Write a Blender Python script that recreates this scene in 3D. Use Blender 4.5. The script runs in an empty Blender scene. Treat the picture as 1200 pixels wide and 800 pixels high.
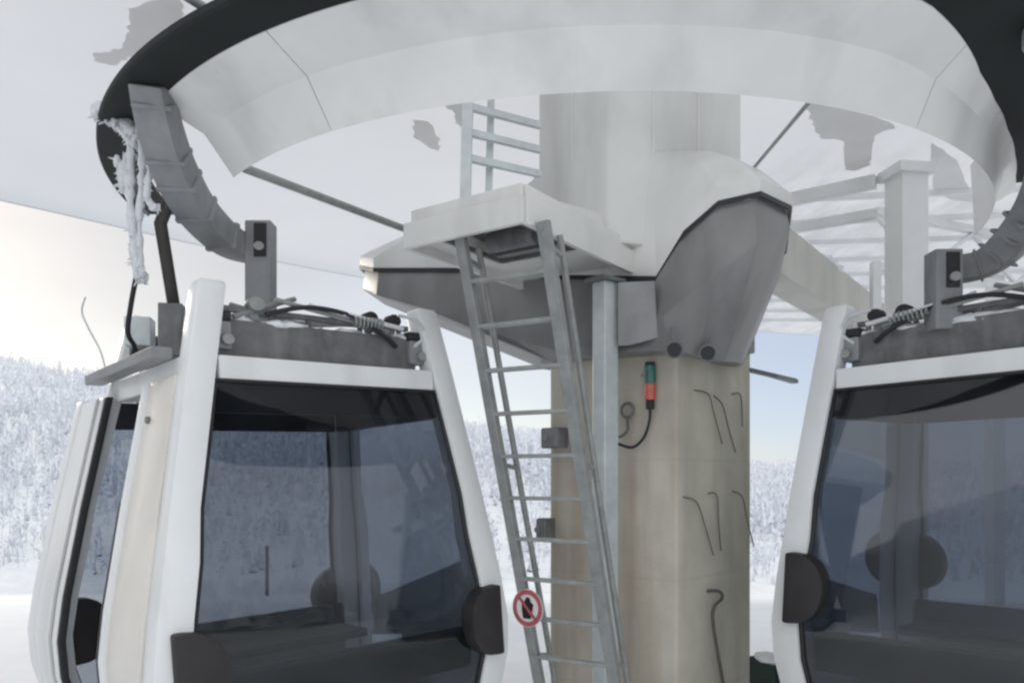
import bpy, bmesh, math, random
from mathutils import Vector, Matrix
import numpy as np

R = math.radians
random.seed(7)
sc = bpy.context.scene
C = sc.collection
E = 1.7            # eye height of the photographer above the platform
F = 933.0          # focal length in pixels of a 1200 px wide picture

def P(px, py, d):
    """a point in the world at distance d along the view axis"""
    return Vector(((px - 600) / F * d, d, E + (560 - py) / F * d))

def PZ(px, py, z):
    """the same, for a known height above the eye"""
    return P(px, py, F * z / (560 - py))

# ------------------------------------------------------------------ materials
def mat(name, col, rough=0.5, metal=0.0, var=0.12, scale=3.0, bump=0.0, dirt=None, dirt_amt=0.0, coat=0.0, stretch=(1, 1, 1)):
    m = bpy.data.materials.new(name); m.use_nodes = True
    nt = m.node_tree; N = nt.nodes; L = nt.links
    b = N['Principled BSDF']
    b.inputs['Roughness'].default_value = rough; b.inputs['Metallic'].default_value = metal
    b.inputs['Coat Weight'].default_value = coat
    tc = N.new('ShaderNodeTexCoord')
    mp = N.new('ShaderNodeMapping'); mp.inputs['Scale'].default_value = stretch
    L.new(tc.outputs['Object'], mp.inputs['Vector'])
    n = N.new('ShaderNodeTexNoise'); n.inputs['Scale'].default_value = scale; n.inputs['Detail'].default_value = 6; n.inputs['Roughness'].default_value = 0.6
    L.new(mp.outputs[0], n.inputs['Vector'])
    mr = N.new('ShaderNodeMapRange'); mr.inputs['From Min'].default_value = 0.3; mr.inputs['From Max'].default_value = 0.7
    mr.inputs['To Min'].default_value = 1 - var; mr.inputs['To Max'].default_value = 1 + var
    L.new(n.outputs['Fac'], mr.inputs['Value'])
    mx = N.new('ShaderNodeMix'); mx.data_type = 'RGBA'; mx.blend_type = 'MULTIPLY'; mx.inputs[0].default_value = 1
    mx.inputs[6].default_value = (*col, 1); L.new(mr.outputs[0], mx.inputs[7])
    out = mx.outputs[2]
    if dirt:
        n2 = N.new('ShaderNodeTexNoise'); n2.inputs['Scale'].default_value = scale * 0.6; n2.inputs['Detail'].default_value = 8
        mp2 = N.new('ShaderNodeMapping'); mp2.inputs['Scale'].default_value = (2.5, 2.5, 0.5)
        L.new(tc.outputs['Object'], mp2.inputs['Vector']); L.new(mp2.outputs[0], n2.inputs['Vector'])
        r2 = N.new('ShaderNodeMapRange'); r2.inputs['From Min'].default_value = 0.48; r2.inputs['From Max'].default_value = 0.72; r2.inputs['To Max'].default_value = dirt_amt
        L.new(n2.outputs['Fac'], r2.inputs['Value'])
        m2 = N.new('ShaderNodeMix'); m2.data_type = 'RGBA'
        L.new(r2.outputs[0], m2.inputs[0]); L.new(out, m2.inputs[6]); m2.inputs[7].default_value = (*dirt, 1)
        out = m2.outputs[2]
    L.new(out, b.inputs['Base Color'])
    rr = N.new('ShaderNodeMapRange'); rr.inputs['To Min'].default_value = max(0.03, rough - 0.1); rr.inputs['To Max'].default_value = min(1, rough + 0.1)
    L.new(n.outputs['Fac'], rr.inputs['Value']); L.new(rr.outputs[0], b.inputs['Roughness'])
    if bump:
        bp = N.new('ShaderNodeBump'); bp.inputs['Strength'].default_value = bump; bp.inputs['Distance'].default_value = 0.02
        n3 = N.new('ShaderNodeTexNoise'); n3.inputs['Scale'].default_value = scale * 6; n3.inputs['Detail'].default_value = 5
        L.new(tc.outputs['Object'], n3.inputs['Vector']); L.new(n3.outputs['Fac'], bp.inputs['Height']); L.new(bp.outputs[0], b.inputs['Normal'])
    return m

M = {}
M['cabin_white'] = mat('cabin_white_paint', (0.80, 0.82, 0.83), 0.32, var=0.04, scale=1.6, dirt=(0.52, 0.52, 0.51), dirt_amt=0.55)
M['door_panel'] = mat('door_panel_gloss', (0.76, 0.73, 0.68), 0.42, var=0.06, scale=2, coat=0.1, dirt=(0.5, 0.48, 0.44), dirt_amt=0.3)
M['shroud'] = mat('shroud_fibreglass', (0.82, 0.82, 0.805), 0.30, var=0.07, scale=1.2, dirt=(0.42, 0.42, 0.41), dirt_amt=0.45)
M['housing'] = mat('housing_white', (0.75, 0.755, 0.73), 0.45, var=0.07, scale=1.3, dirt=(0.40, 0.40, 0.38), dirt_amt=0.5)
M['dark_rim'] = mat('dark_green_rim', (0.008, 0.012, 0.012), 0.8, var=0.35, scale=2.5)
M['belly'] = mat('belly_grey_steel', (0.235, 0.236, 0.235), 0.4, var=0.16, scale=1.6, dirt=(0.10, 0.10, 0.10), dirt_amt=0.6)
M['head'] = mat('head_plate_grey', (0.28, 0.285, 0.288), 0.45, var=0.2, scale=3, dirt=(0.14, 0.14, 0.14), dirt_amt=0.5)
M['galv'] = mat('galvanised_steel', (0.31, 0.325, 0.32), 0.5, metal=0.25, var=0.2, scale=9, dirt=(0.26, 0.27, 0.27), dirt_amt=0.5)
M['galv_light'] = mat('galvanised_light', (0.58, 0.63, 0.64), 0.4, metal=0.2, var=0.12, scale=7)
M['grey_steel'] = mat('grey_painted_steel', (0.24, 0.248, 0.258), 0.5, var=0.2, scale=5, dirt=(0.33, 0.34, 0.36), dirt_amt=0.4)
M['gear'] = mat('gear_grey', (0.14, 0.145, 0.15), 0.5, var=0.3, scale=8, dirt=(0.3, 0.3, 0.3), dirt_amt=0.4)
M['black'] = mat('black_rubber', (0.018, 0.019, 0.022), 0.6, var=0.3, scale=6)
M['bumper'] = mat('bumper_rubber', (0.022, 0.019, 0.020), 0.55, var=0.35, scale=4)
M['seat'] = mat('dark_green_seat', (0.012, 0.024, 0.020), 0.6, var=0.3, scale=5)
M['interior'] = mat('cabin_lining', (0.10, 0.105, 0.11), 0.6, var=0.15, scale=3)
M['header'] = mat('header_dark', (0.016, 0.018, 0.022), 0.5, var=0.3, scale=3)
M['ice'] = mat('rime_ice', (0.84, 0.86, 0.90), 0.6, var=0.1, scale=20, bump=0.8)
M['snowlump'] = mat('settled_snow', (0.88, 0.90, 0.93), 0.7, var=0.05, scale=10, bump=0.5)
M['beige_beam'] = mat('beige_beam_paint', (0.52, 0.51, 0.47), 0.55, var=0.08, scale=2, dirt=(0.36, 0.35, 0.32), dirt_amt=0.4)
M['post_white'] = mat('white_post_paint', (0.74, 0.75, 0.75), 0.5, var=0.06, scale=2, dirt=(0.5, 0.5, 0.5), dirt_amt=0.3)
M['slat'] = mat('frosted_slat', (0.80, 0.81, 0.82), 0.7, var=0.08, scale=3)
M['log'] = mat('dark_timber', (0.07, 0.05, 0.04), 0.7, var=0.3, scale=4)
M['red'] = mat('red_lens', (0.55, 0.10, 0.07), 0.25, var=0.15, scale=12, coat=0.5)
M['green'] = mat('green_lens', (0.02, 0.12, 0.10), 0.25, var=0.2, scale=12, coat=0.5)
M['signred'] = mat('sign_red', (0.42, 0.11, 0.12), 0.4, var=0.15, scale=12)
M['signwhite'] = mat('sign_white', (0.78, 0.74, 0.74), 0.4, var=0.06, scale=12)
M['signblack'] = mat('sign_black', (0.03, 0.015, 0.02), 0.4, var=0.1, scale=12)
M['wire'] = mat('dark_wire', (0.13, 0.115, 0.10), 0.6, var=0.2, scale=12)
M['brown_rod'] = mat('damper_rod', (0.045, 0.04, 0.036), 0.5, var=0.2, scale=12)
M['eq_green'] = mat('dark_green_box', (0.02, 0.045, 0.04), 0.5, var=0.3, scale=5)
M['pole_dark'] = mat('pole_dark', (0.035, 0.035, 0.045), 0.6, var=0.2, scale=5)
M['lens'] = mat('dark_lens', (0.01, 0.01, 0.012), 0.1, var=0.1)

def glass_mat(name, tint, refl=0.06):
    m = bpy.data.materials.new(name); m.use_nodes = True
    nt = m.node_tree; N = nt.nodes; L = nt.links; N.remove(N['Principled BSDF'])
    tr = N.new('ShaderNodeBsdfTransparent'); gl = N.new('ShaderNodeBsdfGlossy'); gl.inputs['Roughness'].default_value = 0.03; gl.inputs['Color'].default_value = (0.94, 0.97, 1, 1)
    df = N.new('ShaderNodeBsdfDiffuse'); df.inputs['Color'].default_value = (0.15, 0.175, 0.21, 1)
    tc = N.new('ShaderNodeTexCoord'); n = N.new('ShaderNodeTexNoise'); n.inputs['Scale'].default_value = 2.2; n.inputs['Detail'].default_value = 7
    L.new(tc.outputs['Object'], n.inputs['Vector'])
    r = N.new('ShaderNodeMapRange'); r.inputs['From Min'].default_value = 0.35; r.inputs['From Max'].default_value = 0.75; r.inputs['To Min'].default_value = 0.01; r.inputs['To Max'].default_value = 0.07
    L.new(n.outputs['Fac'], r.inputs['Value'])
    tr.inputs['Color'].default_value = (*tint, 1)
    fr = N.new('ShaderNodeLayerWeight'); fr.inputs['Blend'].default_value = 0.25
    mr = N.new('ShaderNodeMapRange'); mr.inputs['To Min'].default_value = refl; mr.inputs['To Max'].default_value = 0.8
    L.new(fr.outputs['Fresnel'], mr.inputs['Value'])
    a = N.new('ShaderNodeMixShader'); L.new(r.outputs[0], a.inputs[0]); L.new(tr.outputs[0], a.inputs[1]); L.new(df.outputs[0], a.inputs[2])
    b = N.new('ShaderNodeMixShader'); L.new(mr.outputs[0], b.inputs[0]); L.new(a.outputs[0], b.inputs[1]); L.new(gl.outputs[0], b.inputs[2])
    L.new(b.outputs[0], N['Material Output'].inputs['Surface'])
    return m
M['glass'] = glass_mat('tinted_glass', (0.35, 0.38, 0.43), 0.028)
M['glass_extra_refl'] = glass_mat('tinted_glass_extra_refl', (0.28, 0.315, 0.37), 0.06)  # same cabin glass, darkened and given extra reflection for the right cabin

def canopy_mat():
    m = bpy.data.materials.new('frosted_roof_membrane'); m.use_nodes = True
    nt = m.node_tree; N = nt.nodes; L = nt.links; N.remove(N['Principled BSDF'])
    tc = N.new('ShaderNodeTexCoord')
    n = N.new('ShaderNodeTexNoise'); n.inputs['Scale'].default_value = 0.35; n.inputs['Detail'].default_value = 5
    L.new(tc.outputs['Object'], n.inputs['Vector'])
    cr = N.new('ShaderNodeValToRGB'); cr.color_ramp.elements[0].position = 0.35; cr.color_ramp.elements[1].position = 0.7
    cr.color_ramp.elements[0].color = (0.76, 0.785, 0.825, 1); cr.color_ramp.elements[1].color = (0.82, 0.835, 0.865, 1)
    L.new(n.outputs['Fac'], cr.inputs['Fac'])
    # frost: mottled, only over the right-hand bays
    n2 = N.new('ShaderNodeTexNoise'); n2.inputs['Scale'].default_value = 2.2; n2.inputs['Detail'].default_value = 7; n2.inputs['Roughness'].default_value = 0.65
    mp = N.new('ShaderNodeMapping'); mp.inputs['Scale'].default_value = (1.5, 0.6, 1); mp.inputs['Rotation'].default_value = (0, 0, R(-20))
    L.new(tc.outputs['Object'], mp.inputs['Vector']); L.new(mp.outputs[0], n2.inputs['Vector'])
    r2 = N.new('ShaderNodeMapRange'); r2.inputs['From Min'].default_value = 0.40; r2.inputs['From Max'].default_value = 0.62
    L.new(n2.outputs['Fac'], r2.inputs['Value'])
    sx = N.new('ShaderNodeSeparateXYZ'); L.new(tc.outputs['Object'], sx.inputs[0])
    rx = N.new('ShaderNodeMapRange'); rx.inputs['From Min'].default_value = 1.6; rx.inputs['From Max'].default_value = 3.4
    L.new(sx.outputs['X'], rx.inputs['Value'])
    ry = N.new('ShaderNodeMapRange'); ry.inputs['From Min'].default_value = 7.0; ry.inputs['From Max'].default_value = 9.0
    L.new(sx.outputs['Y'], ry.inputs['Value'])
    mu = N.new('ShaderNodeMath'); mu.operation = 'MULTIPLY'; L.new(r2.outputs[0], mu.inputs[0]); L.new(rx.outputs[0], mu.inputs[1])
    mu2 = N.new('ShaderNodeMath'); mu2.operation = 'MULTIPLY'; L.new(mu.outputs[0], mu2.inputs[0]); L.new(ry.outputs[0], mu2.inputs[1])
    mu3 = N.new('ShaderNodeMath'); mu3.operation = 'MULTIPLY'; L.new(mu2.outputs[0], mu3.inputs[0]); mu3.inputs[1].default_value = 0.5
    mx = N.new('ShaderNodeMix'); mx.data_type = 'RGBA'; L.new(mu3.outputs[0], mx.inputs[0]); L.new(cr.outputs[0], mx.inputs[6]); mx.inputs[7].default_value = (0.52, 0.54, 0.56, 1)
    d = N.new('ShaderNodeBsdfDiffuse'); t = N.new('ShaderNodeBsdfTranslucent')
    L.new(mx.outputs[2], d.inputs[0]); L.new(mx.outputs[2], t.inputs[0])
    s = N.new('ShaderNodeMixShader'); s.inputs[0].default_value = 0.6; L.new(d.outputs[0], s.inputs[1]); L.new(t.outputs[0], s.inputs[2])
    L.new(s.outputs[0], N['Material Output'].inputs['Surface'])
    return m
M['canopy'] = canopy_mat()
M['patch'] = mat('snow_shade_grey', (0.78, 0.775, 0.775), 0.8, var=0.05, scale=2)

def concrete_mat():
    m = mat('board_marked_concrete', (0.57, 0.53, 0.455), 0.8, var=0.12, scale=2.2, bump=0.35, dirt=(0.36, 0.34, 0.29), dirt_amt=0.5)
    nt = m.node_tree; N = nt.nodes; L = nt.links; b = N['Principled BSDF']
    src = b.inputs['Base Color'].links[0].from_socket
    tc = [n for n in N if n.type == 'TEX_COORD'][0]
    sx = N.new('ShaderNodeSeparateXYZ'); L.new(tc.outputs['Object'], sx.inputs[0])
    # rust streaks running down the side facing -X (local)
    mp = N.new('ShaderNodeMapping'); mp.inputs['Scale'].default_value = (4.5, 4.5, 0.33); L.new(tc.outputs['Object'], mp.inputs['Vector'])
    n = N.new('ShaderNodeTexNoise'); n.inputs['Scale'].default_value = 1.4; n.inputs['Detail'].default_value = 7; L.new(mp.outputs[0], n.inputs['Vector'])
    r = N.new('ShaderNodeMapRange'); r.inputs['From Min'].default_value = 0.45; r.inputs['From Max'].default_value = 0.68; r.inputs['To Max'].default_value = 0.42
    L.new(n.outputs['Fac'], r.inputs['Value'])
    fx = N.new('ShaderNodeMapRange'); fx.inputs['From Min'].default_value = -0.58; fx.inputs['From Max'].default_value = -0.61; L.new(sx.outputs['X'], fx.inputs['Value'])
    fz = N.new('ShaderNodeMapRange'); fz.inputs['From Min'].default_value = 2.6; fz.inputs['From Max'].default_value = 1.7; L.new(sx.outputs['Z'], fz.inputs['Value'])
    m1 = N.new('ShaderNodeMath'); m1.operation = 'MULTIPLY'; L.new(r.outputs[0], m1.inputs[0]); L.new(fx.outputs[0], m1.inputs[1])
    m2 = N.new('ShaderNodeMath'); m2.operation = 'MULTIPLY'; L.new(m1.outputs[0], m2.inputs[0]); L.new(fz.outputs[0], m2.inputs[1])
    mx = N.new('ShaderNodeMix'); mx.data_type = 'RGBA'; L.new(m2.outputs[0], mx.inputs[0]); L.new(src, mx.inputs[6]); mx.inputs[7].default_value = (0.40, 0.27, 0.18, 1)
    # darker, greener side facing -Y (local)
    fy = N.new('ShaderNodeMapRange'); fy.inputs['From Min'].default_value = -0.58; fy.inputs['From Max'].default_value = -0.61; fy.inputs['To Max'].default_value = 0.75; L.new(sx.outputs['Y'], fy.inputs['Value'])
    mg = N.new('ShaderNodeMix'); mg.data_type = 'RGBA'; mg.blend_type = 'MULTIPLY'; L.new(fy.outputs[0], mg.inputs[0]); L.new(mx.outputs[2], mg.inputs[6]); mg.inputs[7].default_value = (0.97, 1.0, 0.98, 1)
    # formwork joints
    md = N.new('ShaderNodeMath'); md.operation = 'FRACT'
    dv = N.new('ShaderNodeMath'); dv.operation = 'DIVIDE'; dv.inputs[1].default_value = 0.92; L.new(sx.outputs['Z'], dv.inputs[0])
    nz = N.new('ShaderNodeTexNoise'); nz.inputs['Scale'].default_value = 3; L.new(tc.outputs['Object'], nz.inputs['Vector'])
    ad = N.new('ShaderNodeMath'); ad.operation = 'MULTIPLY_ADD'; L.new(nz.outputs['Fac'], ad.inputs[0]); ad.inputs[1].default_value = 0.012; L.new(dv.outputs[0], ad.inputs[2])
    L.new(ad.outputs[0], md.inputs[0])
    jl = N.new('ShaderNodeMapRange'); jl.inputs['From Min'].default_value = 0.0; jl.inputs['From Max'].default_value = 0.03; jl.inputs['To Min'].default_value = 0.13; jl.inputs['To Max'].default_value = 0.0; L.new(md.outputs[0], jl.inputs['Value'])
    mj = N.new('ShaderNodeMix'); mj.data_type = 'RGBA'; L.new(jl.outputs[0], mj.inputs[0]); L.new(mg.outputs[2], mj.inputs[6]); mj.inputs[7].default_value = (0.18, 0.165, 0.14, 1)
    L.new(mj.outputs[2], b.inputs['Base Color'])
    return m
M['concrete'] = concrete_mat()

# ------------------------------------------------------------------ mesh helpers
class MB:
    def __init__(s): s.v = []; s.f = []
    def add(s, vs, fs):
        o = len(s.v); s.v += [tuple(v) for v in vs]; s.f += [tuple(i + o for i in f) for f in fs]; return s
    def box(s, c, size, rz=0.0, mtx=None):
        sx, sy, sz = [k / 2 for k in size]
        vs = [Vector((x, y, z)) for z in (-sz, sz) for y in (-sy, sy) for x in (-sx, sx)]
        m = Matrix.Translation(Vector(c)) @ (mtx if mtx else Matrix.Rotation(rz, 4, 'Z'))
        return s.add([m @ v for v in vs], [(0, 2, 3, 1), (4, 5, 7, 6), (0, 1, 5, 4), (2, 6, 7, 3), (0, 4, 6, 2), (1, 3, 7, 5)])
    def bar(s, a, b, w, h=None, up=(0, 0, 1)):
        a, b = Vector(a), Vector(b); h = h or w; d = b - a; l = d.length; d.normalize()
        u = Vector(up)
        if abs(d.dot(u)) > 0.98: u = Vector((0, 1, 0))
        x = d.cross(u).normalized(); y = x.cross(d).normalized()
        m = Matrix((x, y, d)).transposed().to_4x4()
        return s.box((a + b) / 2, (w, h, l), mtx=m)
    def tube(s, pts, r, n=10, caps=True, ph=0.0):
        pts = [Vector(p) for p in pts]; rs = r if isinstance(r, (list, tuple)) else [r] * len(pts)
        rings = []; prev = None
        for i, p in enumerate(pts):
            t = (pts[min(i + 1, len(pts) - 1)] - pts[max(i - 1, 0)]).normalized()
            if prev is None:
                u = Vector((0, 0, 1)) if abs(t.z) < 0.9 else Vector((1, 0, 0))
                x = t.cross(u).normalized()
            else:
                x = (prev - t * prev.dot(t)).normalized()
            prev = x; y = t.cross(x)
            rings.append([p + (x * math.cos(a) + y * math.sin(a)) * rs[i] for a in [2 * math.pi * k / n + ph for k in range(n)]])
        return s.loft(rings, caps)
    def loft(s, rings, caps=True, close=True):
        n = len(rings[0]); vs = [v for r in rings for v in r]; fs = []
        for i in range(len(rings) - 1):
            for k in range(n if close else n - 1):
                k2 = (k + 1) % n
                fs.append((i * n + k, i * n + k2, (i + 1) * n + k2, (i + 1) * n + k))
        if caps:
            fs.append(tuple(reversed(range(n)))); fs.append(tuple((len(rings) - 1) * n + k for k in range(n)))
        return s.add(vs, fs)
    def ball(s, c, r, n=8, m=6, sq=(1, 1, 1), jit=0.0):
        c = Vector(c); rings = []
        for i in range(1, m):
            th = math.pi * i / m
            rings.append([c + Vector((sq[0] * r * math.sin(th) * math.cos(a), sq[1] * r * math.sin(th) * math.sin(a), -sq[2] * r * math.cos(th))) * (1 + random.uniform(-jit, jit)) for a in [2 * math.pi * k / n for k in range(n)]])
        return s.loft(rings)
    def build(s, name, m, parent=None, bevel=0.0, smooth=False, ang=40, seg=2):
        me = bpy.data.meshes.new(name); me.from_pydata(s.v, [], s.f); me.validate(); 
        bm = bmesh.new(); bm.from_mesh(me); bmesh.ops.recalc_face_normals(bm, faces=bm.faces)
        if bevel:
            ed = [e for e in bm.edges if len(e.link_faces) == 2 and e.calc_face_angle(0) > R(30)]
            bmesh.ops.bevel(bm, geom=ed, offset=bevel, segments=seg, affect='EDGES', profile=0.6, clamp_overlap=True)
        bm.to_mesh(me); bm.free()
        if smooth:
            for p in me.polygons: p.use_smooth = True
            me.set_sharp_from_angle(angle=R(ang))
        me.materials.append(m)
        o = bpy.data.objects.new(name, me); C.objects.link(o)
        if parent: o.parent = parent
        return o

def tag(o, label=None, cat=None, group=None, kind=None):
    if label: o['label'] = label
    if cat: o['category'] = cat
    if group: o['group'] = group
    if kind: o['kind'] = kind
    return o

def thing(name, label, cat, loc=(0, 0, 0), rz=0.0, group=None):
    o = bpy.data.objects.new(name, None); C.objects.link(o); o.empty_display_size = 0.2
    o.location = loc; o.rotation_euler = (0, 0, rz)
    return tag(o, label, cat, group)

def smooth_path(pts, k=6):
    pts = [Vector(p) for p in pts]; out = []
    for i in range(len(pts) - 1):
        p0, p1, p2, p3 = pts[max(i - 1, 0)], pts[i], pts[i + 1], pts[min(i + 2, len(pts) - 1)]
        for j in range(k):
            t = j / k
            out.append(0.5 * ((2 * p1) + (p2 - p0) * t + (2 * p0 - 5 * p1 + 4 * p2 - p3) * t * t + (3 * p1 - p0 - 3 * p2 + p3) * t ** 3))
    out.append(pts[-1]); return out

def dirv(deg): return Vector((math.cos(R(deg)), math.sin(R(deg)), 0))

# ------------------------------------------------------------------ terrain
def ridge(th):
    xs = [-3.0, -1.2, -0.64, -0.54, -0.4, -0.02, 0.32, 0.7, 1.2, 3.0]
    zs = [60, 70, 70, 60, 48, 31, 3, 12, 40, 50]
    return float(np.interp(th, xs, zs))

def ground_z(x, y):
    if y < 13:
        rr = math.hypot(x, y)
        if y < 0:
            back = max(0.0, -y - 9); side = max(0.0, abs(x) - 10)
            return -0.4 + min(26, 0.30 * back) + min(9, 0.06 * side) * (1 if x > 0 else 0.3)
        return -0.4 + (-0.05) * max(0, abs(x) - 14) * (1 if x < 0 else 0)
    if y < 74:
        t = (y - 13) / 61; b = -0.4 - 8.6 * t
        s = -0.05 * max(0, abs(x) - 14) * (1 if x < 0 else 0)
        return b + s * (1 - t)
    th = x / y; top = ridge(th)
    t = min(1.0, (y - 74) / 400.0)
    bumps = 2.2 * math.sin(x * 0.021 + y * 0.013) + 1.5 * math.sin(x * 0.05 - y * 0.031)
    return -9 + (top + 9) * (t ** 0.92) + bumps * min(1, (y - 74) / 60)

mb = MB()
ys = [-90, -60, -40, -25, -15, -9, -5, 0, 4, 8, 11, 13, 16, 20, 26, 34, 44, 56, 66, 74, 80, 88, 98, 110, 125, 145, 170, 200, 235, 275, 320, 370, 420, 470, 480, 560, 900, 2500]
xs = [-1.0, -0.86, -0.74, -0.62, -0.52, -0.44, -0.36, -0.28, -0.2, -0.13, -0.07, 0, 0.07, 0.13, 0.2, 0.28, 0.36, 0.44, 0.52, 0.62, 0.74, 0.86, 1.0]
for y in ys:
    W = max(90, abs(y) * 1.3)
    for u in xs:
        x = u * W
        z = ground_z(x, y) if y <= 480 else ground_z(x * 480 / y, 480) - (y - 480) * 0.06
        mb.v.append((x, y, z))
n = len(xs)
for i in range(len(ys) - 1):
    for k in range(n - 1):
        mb.f.append((i * n + k, i * n + k + 1, (i + 1) * n + k + 1, (i + 1) * n + k))
M['snow'] = mat('snow_ground', (0.84, 0.875, 0.91), 0.75, var=0.07, scale=0.5, bump=1.0)
g = mb.build('snow_ground', M['snow'], smooth=True, ang=60); tag(g, kind='structure')

# forest on the far hillside; one behind the photographer added for glass reflections
def forest(name, spots, seed):
    rnd = random.Random(seed); v = []; f = []; cols = []
    for (x, y, z, h, kind) in spots:
        tone = rnd.random()
        if kind == 0:                                 # frosted conifer
            lv = 4; r0 = h * rnd.uniform(0.11, 0.17)
            v0 = len(v); 
            for l in range(lv):
                zb = z + h * (0.10 + 0.21 * l); zt = z + h * min(1.0, 0.50 + 0.18 * l); rr = r0 * (1 - 0.23 * l)
                base = len(v); ns = 7; a0 = rnd.uniform(0, 6.28)
                for k in range(ns):
                    q = rr * rnd.uniform(0.6, 1.2); a = a0 + 6.283 * k / ns
                    v.append((x + q * math.cos(a), y + q * math.sin(a), zb + rnd.uniform(-0.06, 0.05) * h))
                v.append((x, y, zt))
                for k in range(ns):
                    f.append((base + k, base + (k + 1) % ns, base + ns)); 
                    c = 0.18 + 0.40 * rnd.random() ** 1.2 + 0.1 * tone + 0.08 * l
                    if rnd.random() < 0.18: c *= 0.35
                    cols.append(c)
        else:                                         # bare frosted birch: trunk and upswept twigs
            base = len(v); w = h * 0.018
            v += [(x - w, y, z), (x + w, y, z), (x + rnd.uniform(-.3, .3), y, z + h)]; f.append((base, base + 1, base + 2)); cols.append(0.12 + 0.35 * tone)
            for k in range(9):
                t = rnd.uniform(0.25, 0.95); a = rnd.uniform(0, 6.28); ln = h * rnd.uniform(0.12, 0.26) * (1.15 - t * 0.6)
                px, pz = x, z + h * t; ex = px + ln * math.cos(a); ey = y + ln * math.sin(a); ez = pz + ln * rnd.uniform(0.5, 1.3); ww = h * rnd.uniform(0.012, 0.045)
                base = len(v); v += [(px, y, pz), (ex - ww, ey, ez), (ex + ww, ey, ez + ww), ((px + ex) / 2 + ww * 1.5, (y + ey) / 2, (pz + ez) / 2 - ww)]
                f.append((base, base + 1, base + 2)); f.append((base, base + 2, base + 3)); c = 0.25 + 0.45 * rnd.random(); cols += [c, c * 0.85]
    me = bpy.data.meshes.new(name); me.from_pydata(v, [], f)
    at = me.attributes.new('tone', 'FLOAT', 'FACE'); at.data.foreach_set('value', cols)
    m = bpy.data.materials.new('hazy_frosted_forest_' + str(seed)); m.use_nodes = True; N = m.node_tree.nodes; L = m.node_tree.links
    a = N.new('ShaderNodeAttribute'); a.attribute_name = 'tone'
    cr = N.new('ShaderNodeValToRGB'); e = cr.color_ramp.elements
    e[0].position = 0.05; e[0].color = (0.48, 0.505, 0.555, 1); e[1].position = 0.75; e[1].color = (0.84, 0.88, 0.93, 1)  # frost tones paled towards white to paint in distance haze
    k = e.new(0.35); k.color = (0.645, 0.675, 0.725, 1)
    L.new(a.outputs['Fac'], cr.inputs['Fac']); b = N['Principled BSDF']; b.inputs['Roughness'].default_value = 0.85
    L.new(cr.outputs[0], b.inputs['Base Color']); me.materials.append(m)
    o = bpy.data.objects.new(name, me); C.objects.link(o); return o

rnd = random.Random(3); spots = []
while len(spots) < 13000:
    y = 78 + 400 * rnd.random() ** 1.05; th = rnd.uniform(-0.80, 0.80); x = th * y
    # open glades
    if math.sin(x * 0.045 + 1.3) * math.sin(y * 0.03) > 0.86: continue
    h = rnd.uniform(3.5, 7.5) * (0.75 + 0.25 * min(1, y / 250))
    if y < 110: h *= 0.6
    spots.append((x, y, ground_z(x, y) - 0.3, h, 0 if rnd.random() < 0.35 else 1))
fo = forest('hazy_frosted_forest', spots, 11)
tag(fo, 'frosted grey and white forest with haze painted into its colours covering the far hillside', 'forest', kind='stuff')
spots = []
while len(spots) < 2600:
    a = rnd.uniform(R(138), R(365)); r = 62 + 75 * rnd.random(); x, y = r * math.cos(a), r * math.sin(a)
    if y > 0 and abs(x / y) < 0.95: continue
    spots.append((x, y, ground_z(x, y) - 0.2, rnd.uniform(5, 10), 0 if rnd.random() < 0.6 else 1))
fb = forest('reflection_forest', spots, 12)
tag(fb, 'frosted conifer wood behind the viewer, added unseen for reflections in the glass', 'forest', kind='stuff')

# ------------------------------------------------------------------ roof canopy
ZC = 3.2
can = thing('station_canopy', 'wide pale frosted roof canopy stretching over the whole lift station', 'canopy', (0, 0, 0))
edge = [(-7.6, 4.4), (-7.5, 6.6), (-6.9, 8.2), (-5.9, 9.2), (-3.42, 11.85), (-0.6, 14.1), (2.2, 15.8), (5.2, 17.3), (9, 18.4), (16, 19.2), (16, 4.4)]
edge_s = [Vector((x, y, 0)) for x, y in edge]
curve = smooth_path(edge_s[:10], 5) + edge_s[10:]
mb = MB(); mb.add([(p.x, p.y, E + ZC) for p in curve], [tuple(range(len(curve)))])
mb.build('roof_membrane', M['canopy'], can)
mb = MB()
cp = curve[:-1]
for i in range(len(cp) - 1):
    mb.bar((cp[i].x, cp[i].y, E + ZC + 0.06), (cp[i + 1].x, cp[i + 1].y, E + ZC + 0.06), 0.06, 0.11)
mb.build('edge_trim', M['post_white'], can)
rp = random.Random(21)
def patch(pts):  # grey sheets below the membrane imitate shade of snow lying on top
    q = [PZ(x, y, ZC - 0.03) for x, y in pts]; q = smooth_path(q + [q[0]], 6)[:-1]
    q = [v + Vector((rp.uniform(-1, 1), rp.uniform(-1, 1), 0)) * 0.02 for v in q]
    MB().add(q, [tuple(range(len(q)))]).build('snow_shade_patch', M['patch'], can)
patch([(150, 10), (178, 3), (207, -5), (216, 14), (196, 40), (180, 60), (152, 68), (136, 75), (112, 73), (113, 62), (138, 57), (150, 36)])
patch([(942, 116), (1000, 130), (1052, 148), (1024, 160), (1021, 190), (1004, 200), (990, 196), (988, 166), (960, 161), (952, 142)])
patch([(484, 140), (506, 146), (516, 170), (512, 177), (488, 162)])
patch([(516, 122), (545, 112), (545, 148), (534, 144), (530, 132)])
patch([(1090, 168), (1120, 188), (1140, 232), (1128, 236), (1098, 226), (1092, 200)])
for k in range(9):
    y0 = 8.9 + 0.85 * k
    MB().bar((2.5 + k * 0.12, y0 + 0.2, E + ZC - 0.05), (15.5, y0 - 1.6 + 0.22 * k, E + ZC - 0.05), 0.06, 0.06).build('purlin', M['slat'], can)

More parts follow.
